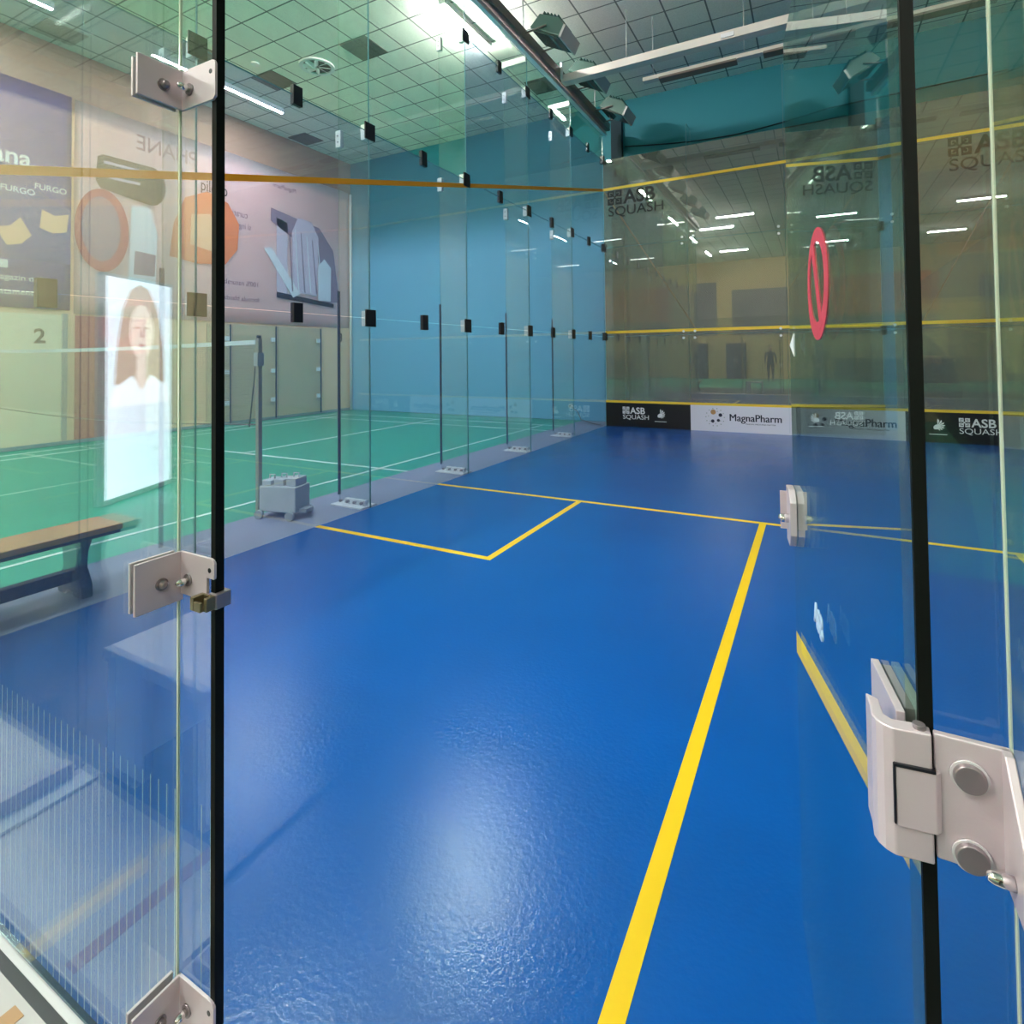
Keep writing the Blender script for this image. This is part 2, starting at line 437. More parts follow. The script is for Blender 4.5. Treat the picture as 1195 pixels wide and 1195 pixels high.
# front wall glass
for c in range(4):
    x0, x1 = 1.6*c, 1.6*(c+1)
    for r in range(3):
        o = pane_mesh(x0+.002+(.01 if c == 0 else 0), x1-.002, -.006, .006, RH*r+.02 if r == 0 else RH*r+.002, RH*(r+1)-.002, 'y').build('glass_sheet', ['fglass', 'edge_far'])
        tag(o, f'dark reflective glass panel of the front wall, {ROW[r]} row, {ORD[c]} from the left corner', 'glass panel', 'glass panels of the front wall')
        if r < 2:
            for sx in ((x0+.10, x1-.10) if c else (x1-.10,)):
                for dz in (-.06, .06):
                    MB().cyl((sx, -.018, RH*(r+1)+dz), (sx, -.006, RH*(r+1)+dz), .022, n=14).build('fixing_bolt', 'whitepl', o)
    if 0 < c:
        o = pane_mesh(x0-.006, x0+.006, .02, .40, .02, 5.6 if c == 1 else 6.3, 'x').build('glass_fin', ['finglass', 'edge_far'])
        tag(o, f'glass stiffening fin behind the front wall, {ORD[c-1]} from the left corner', 'glass fin', 'glass fins behind the front wall')

# front wall lines
for nm, z0, z1, lb in (('out_line', 4.57, 4.62, 'yellow out line tape high across the front glass wall'),
                       ('service_line', 1.78, 1.83, 'yellow service line tape across the middle of the front wall'),
                       ('tin_line', .455, .495, 'yellow line capping the board along the front wall')):
    o = MB().box(0.012, W, -.012 if nm != 'tin_line' else -.028, -.007, z0, z1).build(nm, 'yellow_tape'); tag(o, lb, 'line tape')
# sloping out line on the side walls
for x, sgn, nm in ((0, 1, 'left'), (W, -1, 'right')):
    a = MB(); ys = (-.012, -D)
    z = lambda y: 4.62+(2.15-4.57)*(-y)/D
    a.prism([(ys[0], z(ys[0])-.05), (ys[1], z(ys[1])-.05), (ys[1], z(ys[1])), (ys[0], z(ys[0]))], x+sgn*.0065, x+sgn*.0085, 'x')
    o = a.build('out_line', 'amber_tape'); tag(o, f'amber out line tape sloping down the {nm} glass wall', 'line tape')

# ------------------------------------------------------------------ logos
def asb_emblem(mtx, s, mat, parent):
    """square of four looped corners around a diagonal cross"""
    b = MB()
    t = .14*s
    for sx in (0, 1):
        for sy in (0, 1):
            m = Matrix.Translation((sx*s, sy*s, 0)) @ Matrix.Diagonal((-1 if sx else 1, -1 if sy else 1, 1, 1))
            L = .44*s
            for q in ((0, L, 0, t), (0, t, t, L), (L-t*.6, L, t, L*.75), (t, L*.75, L-t*.6, L)):
                b.box(q[0], q[1], q[2], q[3], 0, .001, mat=m)
            b.prism([(L*.45, L*.45), (L*.62, L*.40), (s*.52, s*.46), (s*.52, s*.54), (L*.40, L*.62)], 0, .001, mat=m)
    return b.build('emblem', mat, parent, world=mtx)

def asb(x, z, s, yy, mat, parent, mirror=False):
    """ASB SQUASH mark on the front wall; s = cap height of ASB; (x,z) lower-left"""
    asb_emblem(frame((x, yy, z+.95*s), (1, 0, 0), (0, 0, 1)), 1.25*s, mat, parent)
    text('lettering', 'ASB', 1.62*s, frame((x+1.42*s, yy, z+.98*s), (1, 0, 0), (0, 0, 1)), mat, parent, bold=.035*s, sx=.98)
    text('lettering', 'SQUASH', 1.13*s, frame((x, yy, z), (1, 0, 0), (0, 0, 1)), mat, parent, bold=.0, sx=1.12)

def wing(x, z, s, yy, mat, parent):
    b = MB()
    for i in range(7):
        a0 = math.radians(100-i*27); r1 = s*(.95-.05*i); r0 = s*.22
        a = a0; d = math.radians(15)
        p = [(r0*math.cos(a), r0*math.sin(a)), (r1*.7*math.cos(a-d*.2), r1*.7*math.sin(a-d*.2)), (r1*math.cos(a-d*.6), r1*math.sin(a-d*.6)),
             (r1*.75*math.cos(a-d*1.5), r1*.75*math.sin(a-d*1.5)), (r0*math.cos(a-d*1.4), r0*math.sin(a-d*1.4))]
        b.prism(p, 0, .001)
    b.prism(ell(-.1*s, -.12*s, .42*s, .3*s, 16, .6), 0, .001)
    b.build('wing_emblem', mat, parent, world=frame((x, yy, z), (1, 0, 0), (0, 0, 1)))
    MB().box(-.95*s, .95*s, -1.12*s, -1.04*s, 0, .001).build('caption_line', mat, parent, world=frame((x, yy, z), (1, 0, 0), (0, 0, 1)))

# boards along the foot of the front wall
TB = -.026
def board(i, mt, label):
    o = MB().box(1.6*i+(.012 if i == 0 else .001), 1.6*(i+1)-.001, TB, -.008, 0, .455).build('sponsor_board', mt); tag(o, label, 'board', 'sponsor boards of the front wall'); return o
b0 = board(0, 'tinblack', 'black board with white logo letters at the left corner of the front wall')
asb(.34, .15, .105, TB-.001, 'white', b0); wing(1.06, .25, .115, TB-.001, 'white', b0)
b3 = board(3, 'tinblack', 'black board with wing emblem at the right end of the front wall')
wing(5.2, .25, .115, TB-.001, 'white', b3); asb(5.45, .15, .105, TB-.001, 'white', b3)
def magna(x, par):
    b = MB()
    for i in range(14):
        a = i*2*PI/14; rr = .155
        b.prism(ell(rr*math.cos(a), rr*math.sin(a), .011, .011, 8), 0, .001)
        if i % 2 == 0: b.prism(ell(.11*math.cos(a+.3), .11*math.sin(a+.3), .010, .010, 8), 0, .001)
    b.build('dot_ring', 'grey_metal', par, world=frame((x, TB-.001, .25), (1, 0, 0), (0, 0, 1)))
    for dx, dz, r, mt in ((-.03, .09, .045, 'wood'), (.09, .04, .032, 'navy'), (-.04, -.07, .030, 'navy'), (.055, -.055, .026, 'navy')):
        MB().prism(ell(dx, dz, r, r, 14), 0, .001).build('dot', mt, par, world=frame((x, TB-.0015, .25), (1, 0, 0), (0, 0, 1)))
    lt = text('lettering', 'MagnaPharm', .175, frame((x+.23, TB-.001, .195), (1, 0, 0), (0, 0, 1)), 'navy', par, bold=0, sx=.93)
    bm = bmesh.new(); bm.from_mesh(lt.data)
    for dx in (.003, .006):
        d = bmesh.new(); d.from_mesh(lt.data); bmesh.ops.translate(d, verts=d.verts[:], vec=(dx, 0, .0001)); tmp = bpy.data.meshes.new('bold_pass'); d.to_mesh(tmp); bm.from_mesh(tmp); bpy.data.meshes.remove(tmp); d.free()
    bm.to_mesh(lt.data); bm.free()
    text('caption', 'MAKING MEDICINES MATTER', .03, frame((x+.50, TB-.001, .14), (1, 0, 0), (0, 0, 1)), 'navy', par, sx=1.2)
b1 = board(1, 'tinwhite', 'white board with navy lettering beside the left black board'); magna(2.02, b1)
b2 = board(2, 'tinwhite', 'white board with navy lettering seen through the open glass door'); magna(3.62, b2)
# wall marks
def wallmark(name, x, z, s, label):
    r = empty(name, (x, -.008, z), label, 'logo sticker'); asb(x, z, s, -.0085, 'inkgrey', r)
wallmark('court_logo', .10, 4.06, .225, 'dark court logo on the front glass near the left corner')
wallmark('court_logo', 5.42, 4.06, .225, 'dark court logo on the front glass near the right corner')

# ------------------------------------------------------------------ back wall of the court
YBW = -D
JL, JR = 2.684, 3.678
BH = 2.6
def bpane(x0, x1, z0, z1, label, jamb=None):
    o = pane_mesh(x0, x1, YBW-.006, YBW+.006, z0, z1, 'y').build('glass_sheet', ['nglass', 'edge']); tag(o, label, 'glass panel', 'glass panels of the back wall')
    return o
pA = bpane(.01, 1.417, .02, BH, 'clear glass back-wall panel nearest the left wall, beyond the stool')
pB = bpane(1.423, JL-.012, .02, BH, 'clear back-wall glass panel left of the open doorway, with frosted stripes below')
pC = bpane(JR, 5.04, .02, BH, 'clear back-wall glass panel right of the doorway, carrying the big hinge')
pD = bpane(5.046, W-.01, .02, BH, 'clear back-wall glass panel at the far right corner')
pE = bpane(JL, JR-.006, 2.16, BH, 'short glass panel above the open doorway')
MB().box(JL-.012, JL, YBW-.008, YBW+.008, .02, BH).build('jamb_dark_edge', 'edge_black', pB)  # pane edge beside the doorway, its internal-reflection dark painted as a black strip
MB().box(JR-.0105, JR, YBW-.0065, YBW+.004, .02, BH).build('jamb_dark_edge', 'edge_black', pC)
# frosted stripes on the pane (about 70 thin vertical bars)
fs = MB(); x = 1.47; i = 0
while x < 2.665:
    if not (2.566 < x < 2.60):
        fs.box(x, x+.0022, YBW+.0062, YBW+.0068, .02, .578)
    x += .0262
tag(fs.build('frosted_stripes', 'frost', pB), 'thin frosted vertical stripes')
fs = MB(); x = JR+.06
while x < 5.0: fs.box(x, x+.0022, YBW+.0062, YBW+.0068, .02, .578); x += .0262
fs.build('frosted_stripes', 'frost', pC)

def lens_bolt(p, q, r, parent, mat='steel', name='bolt'):
    return MB().cyl(p, q, r, n=24, dome=True).build(name, mat, parent)

# left fin and its corner brackets
FX = 2.580
lf = empty('glass_fin', (FX, -9.93, 0), 'large clear glass fin left of the doorway, held by three steel brackets', 'glass fin')
pane_mesh(FX-.006, FX+.006, YBW-.36, YBW-.010, .02, BH, 'x').build('fin_glass', ['nglass', 'edge_clear'], lf)
MB().box(FX-.002, FX+.002, YBW-.0105, YBW-.0068, .02, BH).build('joint_seal', 'edge_lit', lf)
MB().box(FX-.012, FX+.012, YBW-.36, YBW-.372, .02, BH).build('outer_edge', 'edge', lf)
def corner_bracket(z0, z1, label, keeper):
    r = empty('corner_bracket', (FX+.02, YBW-.03, z0), label, 'bracket', 'steel brackets of the left fin')
    xo = FX+.0065
    # plate on the fin (camera side) and its twin behind the glass
    MB().box(xo, xo+.005, YBW-.088, YBW-.007, z0, z1).build('fin_plate', 'steel', r, bevel=.0012)
    MB().box(FX-.0125, FX-.0065, YBW-.086, YBW-.012, z0+.001, z1-.001).build('back_plate', 'steel', r, bevel=.0012)
    # plate on the wall pane with the rounded end and notch
    xe = JL+.002; zm = (z0+z1)/2
    c = [(xo, z0), (xe-.006, z0), (xe, z0+.006)]
    if keeper: c = [(xo, z0+.012), (xe-.02, z0+.012), (xe-.02, z1-.034), (xe-.001, z1-.034), (xe, z1-.03)]
    else: c += []
    c += [(xe, z1-.008), (xe-.003, z1-.002), (xe-.009, z1), (xo, z1)]
    MB().prism(c, YBW-.012, YBW-.007, 'y').build('wall_plate', 'steel', r, bevel=.0008)
    MB().cyl((xe-.012, YBW-.0126, z1-.020), (xe-.012, YBW-.0120, z1-.020), .0042, n=14).build('bolt_hole', 'black', r)
    for p, q in (((xo+.005, YBW-.045, zm-.003), (xo+.0165, YBW-.045, zm-.003)),):
        lens_bolt(p, q, .0075, r, 'steel_dark'); MB().cyl((p[0]-.0005, p[1], p[2]), (p[0]+.002, p[1], p[2]), .0105, n=20).build('washer', 'steel_dark', r)
    lens_bolt((xo+.028, YBW-.012, zm-.003), (xo+.028, YBW-.034, zm-.003), .0062, r, 'chrome')
    MB().cyl((xo+.028, YBW-.0121, zm-.003), (xo+.028, YBW-.015, zm-.003), .0105, n=20).build('washer', 'steel_dark', r)
    if keeper:
        k = MB(); kx0, kx1, ky0, ky1, kz0, kz1 = JL-.030, JL+.006, YBW-.034, YBW-.012, z0+.004, z0+.026
        k.box(kx0, kx0+.010, ky0, ky1, kz0, kz1).box(kx0+.010, kx1-.008, ky0, ky0+.005, kz0, kz1-.006).box(kx0+.010, kx1-.008, ky1-.004, ky1, kz0, kz1)
        k.box(kx1-.008, kx1, ky0+.006, ky1, kz0, kz1).box(kx0+.010, kx1-.008, ky0+.005, ky1-.004, kz0, kz0+.006)
        k.build('latch_keeper', 'brass', r, bevel=.0012)
        MB().box(JL-.012, JL+.008, YBW-.012, YBW+.016, z0+.002, z0+.028).build('keeper_arm', 'steel_dark', r, bevel=.002)
corner_bracket(1.815, 1.886, 'upper steel corner bracket joining the left fin and door jamb glass', False)
corner_bracket(.936, 1.022, 'middle steel corner bracket with brass latch keeper at the door jamb', True)
corner_bracket(.200, .286, 'lowest steel corner bracket near the floor at the left fin', False)

# second fin further left, with its foot plate
lf2 = empty('glass_fin', (1.42, -9.93, 0), 'clear glass fin with a steel foot plate beside the white stool', 'glass fin')
pane_mesh(1.414, 1.426, YBW-.36, YBW-.010, .02, BH, 'x').build('fin_glass', ['nglass', 'edge'], lf2)
MB().box(1.33, 1.51, YBW-.37, YBW-.02, .002, .014).build('foot_plate', 'whitepl', lf2, bevel=.003)
MB().box(1.395, 1.445, YBW-.34, YBW-.06, .014, .06).build('foot_clamp', 'steel', lf2, bevel=.003)

# right fin
RX = 3.735
rf = empty('glass_fin', (RX, -9.93, 0), 'clear glass fin right of the open door at the picture edge', 'glass fin')
pane_mesh(RX-.006, RX+.006, YBW-.36, YBW-.010, .02, BH, 'x').build('fin_glass', ['nglass', 'edge_clear'], rf)
MB().box(RX-.0065, RX-.0045, YBW-.0105, YBW-.0068, .02, BH).build('joint_seal', 'edge_lit', rf)

# ------------------------------------------------------------------ open glass door
HX, HY = 3.665, -9.738
ang = math.radians(82.3)
dv = Vector((-math.cos(ang), math.sin(ang), 0)); dn = Vector((dv.y, -dv.x, 0))   # dn points to +X side
DM = frame((HX, HY, 0), dv, (0, 0, 1))     # local x along door, y up, z = dv x up
DW, DH = .885, 2.12
zdir = 1 if (dv.cross(Vector((0, 0, 1)))).dot(dn) > 0 else -1
door = MB().box(.0, DW, .025, DH, -.005, .005)
door.bm.normal_update()
for f in door.bm.faces: f.material_index = 0 if abs(f.normal[2]) > .9 else 1
door = door.build('door_1', ['doorglass', 'edge_clear'], world=DM)
tag(door, 'open frameless glass door swung into the court', None, None, 'structure')
# side facing the camera is the -X side: local z sign
cs = -zdir      # local z direction of the -X face
def dbox(name, x0, x1, z0, z1, h0, h1, mat, par=door, bevel=.001, m=DM):
    a, c = sorted((h0*cs, h1*cs)); return MB().box(x0, x1, z0, z1, a, c).build(name, mat, par, world=m, bevel=bevel)
# lock case at the free edge: two side plates with slanted tops
def lockplate(h0, h1):
    a, c = sorted((h0*cs, h1*cs))
    return MB().prism([(DW-.075, .945), (DW-.05, .915), (DW+.004, .915), (DW+.004, 1.045), (DW-.05, 1.045), (DW-.075, 1.02)], a, c).build('lock_plate', 'steel', door, world=DM, bevel=.0015)
lockplate(.0055, .020); lockplate(-.020, -.0055)
dbox('lock_face', DW+.0005, DW+.0045, .94, 1.03, -.03, .034, 'steel', bevel=.0005)
dbox('lock_bolt', DW+.004, DW+.012, .985, 1.0, .010, .022, 'chrome'); dbox('latch_slot', DW+.0044, DW+.0050, 1.0, 1.018, .010, .026, 'black', bevel=0)
MB().cyl(DM @ Vector((DW-.035, .975, cs*.020)), DM @ Vector((DW-.035, .975, cs*.042)), .010, n=16, dome=True).build('thumb_turn', 'chrome', door)
MB().cyl(DM @ Vector((DW-.035, .975, -cs*.020)), DM @ Vector((DW-.035, .975, -cs*.042)), .010, n=16, dome=True).build('thumb_turn', 'chrome', door)
# red ring sticker and white arrow on the glass
ring = []
def ringmesh(pts_o, pts_i, nm, mat):
    b = MB(); n = len(pts_o)
    for i in range(n):
        j = (i+1) % n
        b.prism([pts_o[i], pts_o[j], pts_i[j], pts_i[i]], *sorted((cs*.0055, cs*.0065)))
    return b.build(nm, mat, door, world=DM)
ringmesh(ell(.445, 1.478, .108, .094, 36), ell(.450, 1.482, .078, .068, 36), 'ring_sticker', 'red')
b = MB(); b.prism([(.50, 1.55), (.475, 1.555), (.40, 1.41), (.42, 1.40)], *sorted((cs*.0055, cs*.0068))); b.build('ring_sticker_bar', 'red', door, world=DM)
b = MB(); b.prism([(.795, 1.355), (.795, 1.408), (.875, 1.382)], *sorted((cs*.0055, cs*.0065))); b.build('arrow_sticker', 'white', door, world=DM)
text('sticker_lettering', 'ASB', .055, frame(DM @ Vector((.57, .865, cs*.0056)), (-dv if cs*zdir < 0 else dv), (0, 0, 1)), 'frost', door, bold=.001)

# hinge: wall plate, fin plate, knuckle, barrel block, clamp plates, pin, round bolts
hg = empty('glass_door_hinge', (3.68, -9.765, .92), 'large satin steel door hinge with two round bolts, lower right', 'hinge')
zt, zb = 1.035, .930
MB().box(3.677, 3.729, -9.764, -9.757, zb, zt).build('wall_plate', 'steel', hg, bevel=.0015)
MB().prism([(-9.760, zb), (-9.760, zt), (-9.772, zt), (-9.850, .955), (-9.862, .93)], 3.722, 3.729, 'x').build('fin_plate', 'steel', hg, bevel=.0012)
MB().box(3.681, 3.729, -9.7435, -9.737, zb, zt-.035).build('inner_plate', 'steel', hg, bevel=.0015)
blk = [(3.632, -9.742), (3.632, -9.757), (3.635, -9.764), (3.640, -9.769), (3.647, -9.772), (3.675, -9.768), (3.675, -9.752), (3.648, -9.757), (3.642, -9.752), (3.640, -9.728), (3.630, -9.722)]
MB().prism(blk, zb-.004, zt).build('barrel_block', 'steel', hg, bevel=.0015)
kn = [(3.648, -9.7735), (3.677, -9.7700), (3.681, -9.7655), (3.681, -9.760), (3.650, -9.763)]
MB().prism(kn, .953, 1.004).build('knuckle', 'steel', hg, bevel=.001)
MB().prism([(3.6460, -9.7728), (3.6466, -9.7744), (3.6478, -9.7744), (3.6484, -9.768)], .955, 1.006).prism([(3.6465, -9.7735), (3.6475, -9.7745), (3.6770, -9.7708), (3.6770, -9.765), (3.648, -9.768)], 1.004, 1.0065).build('knuckle_gap', 'black', hg)
MB().cyl((3.667, -9.7615, zt-.004), (3.667, -9.7615, zt+.004), .0048, n=18).build('pin', 'steel_dark', hg, bevel=.0006)
for z in (1.0065, .9415):
    bo = MB().cyl((3.7005, -9.764, z), (3.7005, -9.7705, z), .0122, .0112, n=32).build('bolt_cap', 'steel_dark', hg, bevel=.001)
    MB().cyl((3.7005, -9.7645, z), (3.7005, -9.7665, z), .0136, n=32).build('bolt_ring', 'steel_rim', bo)
lens_bolt((3.722, -9.792, .950), (3.704, -9.792, .950), .0052, hg, 'chrome')
for h0, h1 in ((.0055, .013), (-.013, -.0055)):
    a, c = sorted((h0*cs, h1*cs))
    MB().box(-.002, .092, zb, zt, a, c).build('clamp_plate', 'steel', hg, world=DM, bevel=.001)
tag(MB().box(.012, .090, zt-.02, zt-.004, -.0054, .0054).build('clamp_gasket', 'steel_dark', hg, world=DM), 'dark gasket')

# ------------------------------------------------------------------ ceiling lights
def tube(loc, along, label, grp):
    r = empty('tube_light', loc, label, 'ceiling light', grp)
    dx, dy = (.66, .05) if along == 'x' else (.05, .66)
    x, y, z = loc
    MB().box(x-dx, x+dx, y-dy, y+dy, z, CH).build('housing', 'whitepl', r)
    if along == 'x': dy = .035
    MB().box(x-dx+.02, x+dx-.02, y-dy+.01, y+dy-.01, z-(.035 if x > -3 else .004), z).build('diffuser', 'tube_lobby' if along == 'x' else ('tube_bright' if x > -3 else 'tube'), r)
for ix, X in enumerate((-1.05, -6.05)):
    for k in range(5):
        tube((X, -3.2-3.95*k, 6.46), 'y', f'white ceiling tube light in the row {"near the glass court" if ix == 0 else "near the banner wall"}, {ORD[k]} from the blue wall', 'tube lights over the badminton court')
for k, (X, Y) in enumerate(((.2, -13.2), (4.4, -13.2), (8.6, -13.2), (.2, -18.7), (4.4, -18.7), (8.6, -18.7))):
    tube((X, Y, 6.46), 'x', f'crosswise tube light over the lobby, {"near" if k < 3 else "far"} row, {ORD[k % 3]} from the left', 'tube lights over the lobby')

tube((1.1, -11.4, 6.46), 'x', 'added unseen crosswise tube light brightening the stool outside the back glass', 'tube lights over the lobby')  # added lamp with no known fixture, lights up the white stool
# lighting rail above the left wall and floodlights
rl = empty('lighting_rail', (0, -4.5, 5.7), 'long metal lighting rail running above the left glass wall', 'rail')
MB().box(.005, .075, -9.7, .05, 5.68, 5.74).build('lower_rail', 'steel_rim', rl, bevel=.006)
MB().box(.03, .15, -9.7, .05, 5.76, 5.90).build('upper_rail', 'rail_brown', rl, bevel=.006)
for k in range(4): MB().cyl((.08, -.6-2.9*k, 5.9), (.08, -.6-2.9*k, CH), .012, n=8).build('hanger', 'grey_metal', rl)
def flood(y, i):
    r = empty('floodlight', (.2, y, 5.9), f'grey-green floodlight aimed into the court, {ORD[i]} from the front wall', 'floodlight', 'floodlights on the left rail')
    mt = Matrix.Translation((.47, y, 5.86)) @ Matrix.Rotation(math.radians(28), 4, 'Y') @ Matrix.Diagonal((1.3, 1, 1.45, 1))
    b = MB(); hw = .25
    b.prism([(-.20, -.05), (-.15, .09), (.10, .10), (.20, .04), (.20, -.06)], y-hw, y+hw, 'y', mat=mt @ Matrix.Translation((0, -y, 0)))
    b.build('housing', 'lamp_body', r, bevel=.012)
    MB().box(-.17, .18, -hw+.03, hw-.03, -.068, -.050, mat=mt).build('lens', 'flood_lens', r, bevel=.004)
    MB().box(.185, .215, -hw-.01, hw+.01, -.07, .05, mat=mt).build('front_rim', 'grey_metal', r, bevel=.004)
    for k in range(5): MB().box(-.12+.045*k, -.11+.045*k, -hw*.9, hw*.9, .09, .125, mat=mt).build('cooling_rib', 'lamp_body', r)
    MB().tube([(.1485, y-hw-.02, 5.84), (.47, y-hw-.02, 5.86)], .014).build('yoke_arm', 'rail_brown', r)
    MB().tube([(.1485, y+hw+.02, 5.84), (.47, y+hw+.02, 5.86)], .014).build('yoke_arm', 'rail_brown', r)
for i, y in enumerate((-.5, -1.95, -3.3, -4.9, -6.4, -7.9)): flood(y, i)

# white beams across the court
r = empty('cable_tray', (3, -2.3, 5.7), 'white box beam spanning the court beneath the ceiling', 'beam')
MB().box(.165, 8, -2.38, -2.22, 5.66, 5.78).build('tray', 'beam_white', r, bevel=.006)
MB().box(2.55, 2.72, -2.40, -2.38, 5.68, 5.74).build('junction_box', 'whitepl', r, bevel=.004)
MB().cyl((.19, -2.41, 5.70), (.19, -2.41, 5.95), .022, n=10).build('end_hook', 'whitepl', r)
for k in range(3): MB().cyl((1.2+2.4*k, -2.3, 5.78), (1.2+2.4*k, -2.3, CH), .008, n=6).build('hanger', 'grey_metal', r)
r = empty('lamp_bar', (4, -1.9, 5.6), 'unlit white lamp bar hanging just beyond the white box beam', 'lamp bar')
MB().box(1.35, 7.2, -1.98, -1.86, 5.56, 5.62).build('bar', 'beam_white', r, bevel=.005)
for k in range(4): MB().box(1.6+1.45*k, 2.7+1.45*k, -2.0, -1.84, 5.53, 5.56).build('lamp_gap', 'rail_brown', r)
for k in range(5): MB().cyl((1.5+1.3*k, -1.92, 5.62), (1.5+1.3*k, -1.92, CH), .006, n=6).build('hanger', 'grey_metal', r)

# ceiling vents and diffuser
for k, (x, y, lb) in enumerate(((-2.96, -3.42, 'square grille tile in the ceiling right of the round diffuser'), (-5.18, -3.42, 'square grille tile in the ceiling left of the round diffuser'),
                                (-6.9, -1.2, 'dark square grille tile above the banner'), (-6.8, -6.1, 'dark square grille tile near the second wall tube'), (-.88, -.80, 'grille tile in the ceiling beside the floodlight rail'),
                                (-5.5, -4.7, 'grille tile in the ceiling behind the upper bracket'))):
    q = MB().box(x-.28, x+.28, y-.28, y+.28, CH-.012, CH-.002).build('ceiling_grille', 'vent'); tag(q, lb, 'ceiling vent', 'ceiling grilles')
r = empty('air_diffuser', (-4.08, -3.41, CH), 'round white swirl air diffuser in the tiled ceiling', 'air vent')
b = MB(); 
for i in range(32):
    a0, a1 = 2*PI*i/32, 2*PI*(i+1)/32
    b.prism([(.30*math.cos(a0)-4.08, .30*math.sin(a0)-3.41), (.30*math.cos(a1)-4.08, .30*math.sin(a1)-3.41), (.24*math.cos(a1)-4.08, .24*math.sin(a1)-3.41), (.24*math.cos(a0)-4.08, .24*math.sin(a0)-3.41)], CH-.03, CH-.001)
b.build('ring', 'whitepl', r)
MB().cyl((-4.08, -3.41, CH-.002), (-4.08, -3.41, CH-.006), .24, n=32).build('dark_throat', 'rail_brown', r)
b = MB()
for i in range(8):
    a = 2*PI*i/8; m = Matrix.Translation((-4.08, -3.41, CH-.02)) @ Matrix.Rotation(a, 4, 'Z') @ Matrix.Rotation(.6, 4, 'X')
    b.box(.03, .235, -.045, .045, -.003, .003, mat=m)
b.build('blades', 'whitepl', r)
q = MB().cyl((-4.95, -4.0, CH), (-4.95, -4.0, CH-.03), .07, n=20).build('smoke_detector', 'whitepl'); tag(q, 'small round detector on the ceiling left of the air diffuser', 'smoke detector')

# cable on the end wall
pts = [(.28+.15*i, YF-.02, 5.60-.17*math.sin(min(1, i/24)*PI*.9)+.004*max(0, i-14)) for i in range(41)]
q = MB().tube(pts, .012).build('wall_cable', 'dark_teal'); tag(q, 'thin dark cable sagging along the teal end wall', 'cable')
for x, lb in ((1.62, 'thin dark conduit on the teal wall'), ):
    pass
q = MB().box(.02, .24, YF-.12, YF-.001, 0, CH).build('wall_column', 'dark_teal'); tag(q, 'dark teal column at the corner behind the front glass', 'column', None, 'structure')
q = MB().tube([(-.95, .56, .28), (-.8, .5, .2), (-.6, .2, .07), (-.3, 0, .03), (-.08, -.1, .02)], .008).build('floor_cable', 'rail_brown'); tag(q, 'thin cable trailing from a wall socket to the court corner', 'cable')
r = empty('wall_socket', (-.98, YF, .28), 'small white round socket low on the blue wall', 'socket')
MB().cyl((-.98, YF, .30), (-.98, YF-.04, .30), .05, n=18).build('cover', 'whitepl', r)
MB().cyl((-.98, YF-.04, .30), (-.98, YF-.06, .30), .02, n=12).build('plug', 'steel_dark', r)

# ------------------------------------------------------------------ banners on the hall wall
BX = XL+.03
def bframe(y, z, d=0): return frame((BX+.012+d, y, z), (0, 1, 0), (0, 0, 1))
def banner(name, y0, y1, z0, z1, mat, label, ph=0):
    bm = MB(); n, mz = 60, 12
    grid = [[bm.bm.verts.new((BX+.006*math.sin(i*.7+j*.5+ph)+.003*math.sin(j*1.3+i*.2), y0+(y1-y0)*i/n, z0+(z1-z0)*j/mz)) for j in range(mz+1)] for i in range(n+1)]
    for i in range(n):
        for j in range(mz):
            bm.bm.faces.new([grid[i][j], grid[i+1][j], grid[i+1][j+1], grid[i][j+1]]).smooth = True
    bm.bm.verts.ensure_lookup_table()
    bmesh.ops.solidify(bm.bm, geom=bm.bm.faces[:], thickness=.004)
    o = bm.build(name, mat); tag(o, label, 'banner', 'wall banners'); return o
B1 = banner('wall_banner', -12.4, -5.74, 2.2, 5.76, 'banner_blue', 'deep blue banner with white lettering above the door numbered 2')
B2 = banner('wall_banner', -5.70, .50, 2.15, 5.74, 'banner_light', 'pale pink banner with capsule and orange shapes next to the blue wall', 1)
text('lettering', 'Campioana,', .36, bframe(-6.20, 4.42), 'white', B1, bold=.006, align='RIGHT')
text('lettering', 'FURGO', .13, bframe(-6.24, 4.10), 'white', B1, bold=.002)
text('lettering', 'FURGO', .13, bframe(-6.66, 3.98), 'white', B1, bold=.002)
text('lettering', 'Magazin online', .13, bframe(-6.75, 2.62), 'white', B1, bold=.002)
text('lettering', 'tratamente', .13, bframe(-6.75, 2.40), 'white', B1, bold=.002)
blob([(0, 0), (2.2, 0), (2.2, .9), (1.7, 1.15), (1.2, .95), (.6, 1.3), (0, 1.1)], bframe(-7.95, 2.95, -.004), 'printed_wave', 'banner_navy', B1)
for yy, zz, rt in ((-6.45, 3.3, .5), (-5.98, 3.55, -.1)):
    m = bframe(yy, zz) @ Matrix.Rotation(rt, 4, 'Z')
    blob([(-.18, -.08), (.0, -.12), (.18, -.05), (.18, .25), (0, .17), (-.18, .22)], m, 'printed_tile', 'peach_print', B1)
blob(ell(0, 0, .09, .09, 4, PI/4), bframe(-6.62, 2.86), 'printed_square', 'white', B1)
text('lettering', 'PHANE', .40, bframe(-3.60, 5.22), 'mauve_print', B2, bold=.002, mirror=True, sx=.9)
text('lettering', 'duoliq', .34, bframe(-2.95, 4.78), 'inkgrey', B2, bold=0, mirror=True, sx=.7)
text('lettering', 'curatie', .20, bframe(-2.48, 4.42), 'mauve_print', B2, mirror=True, sx=.8)
text('lettering', 'si ingrijire', .18, bframe(-2.40, 4.18), 'mauve_print', B2, mirror=True, sx=.8)
text('lettering', 'MagnaPharm', .14, bframe(-1.2, 5.3), 'mauve_print', B2, mirror=True, sx=.9)
text('lettering', '100% naturala', .15, bframe(-2.2, 2.95), 'mauve_print', B2, mirror=True)
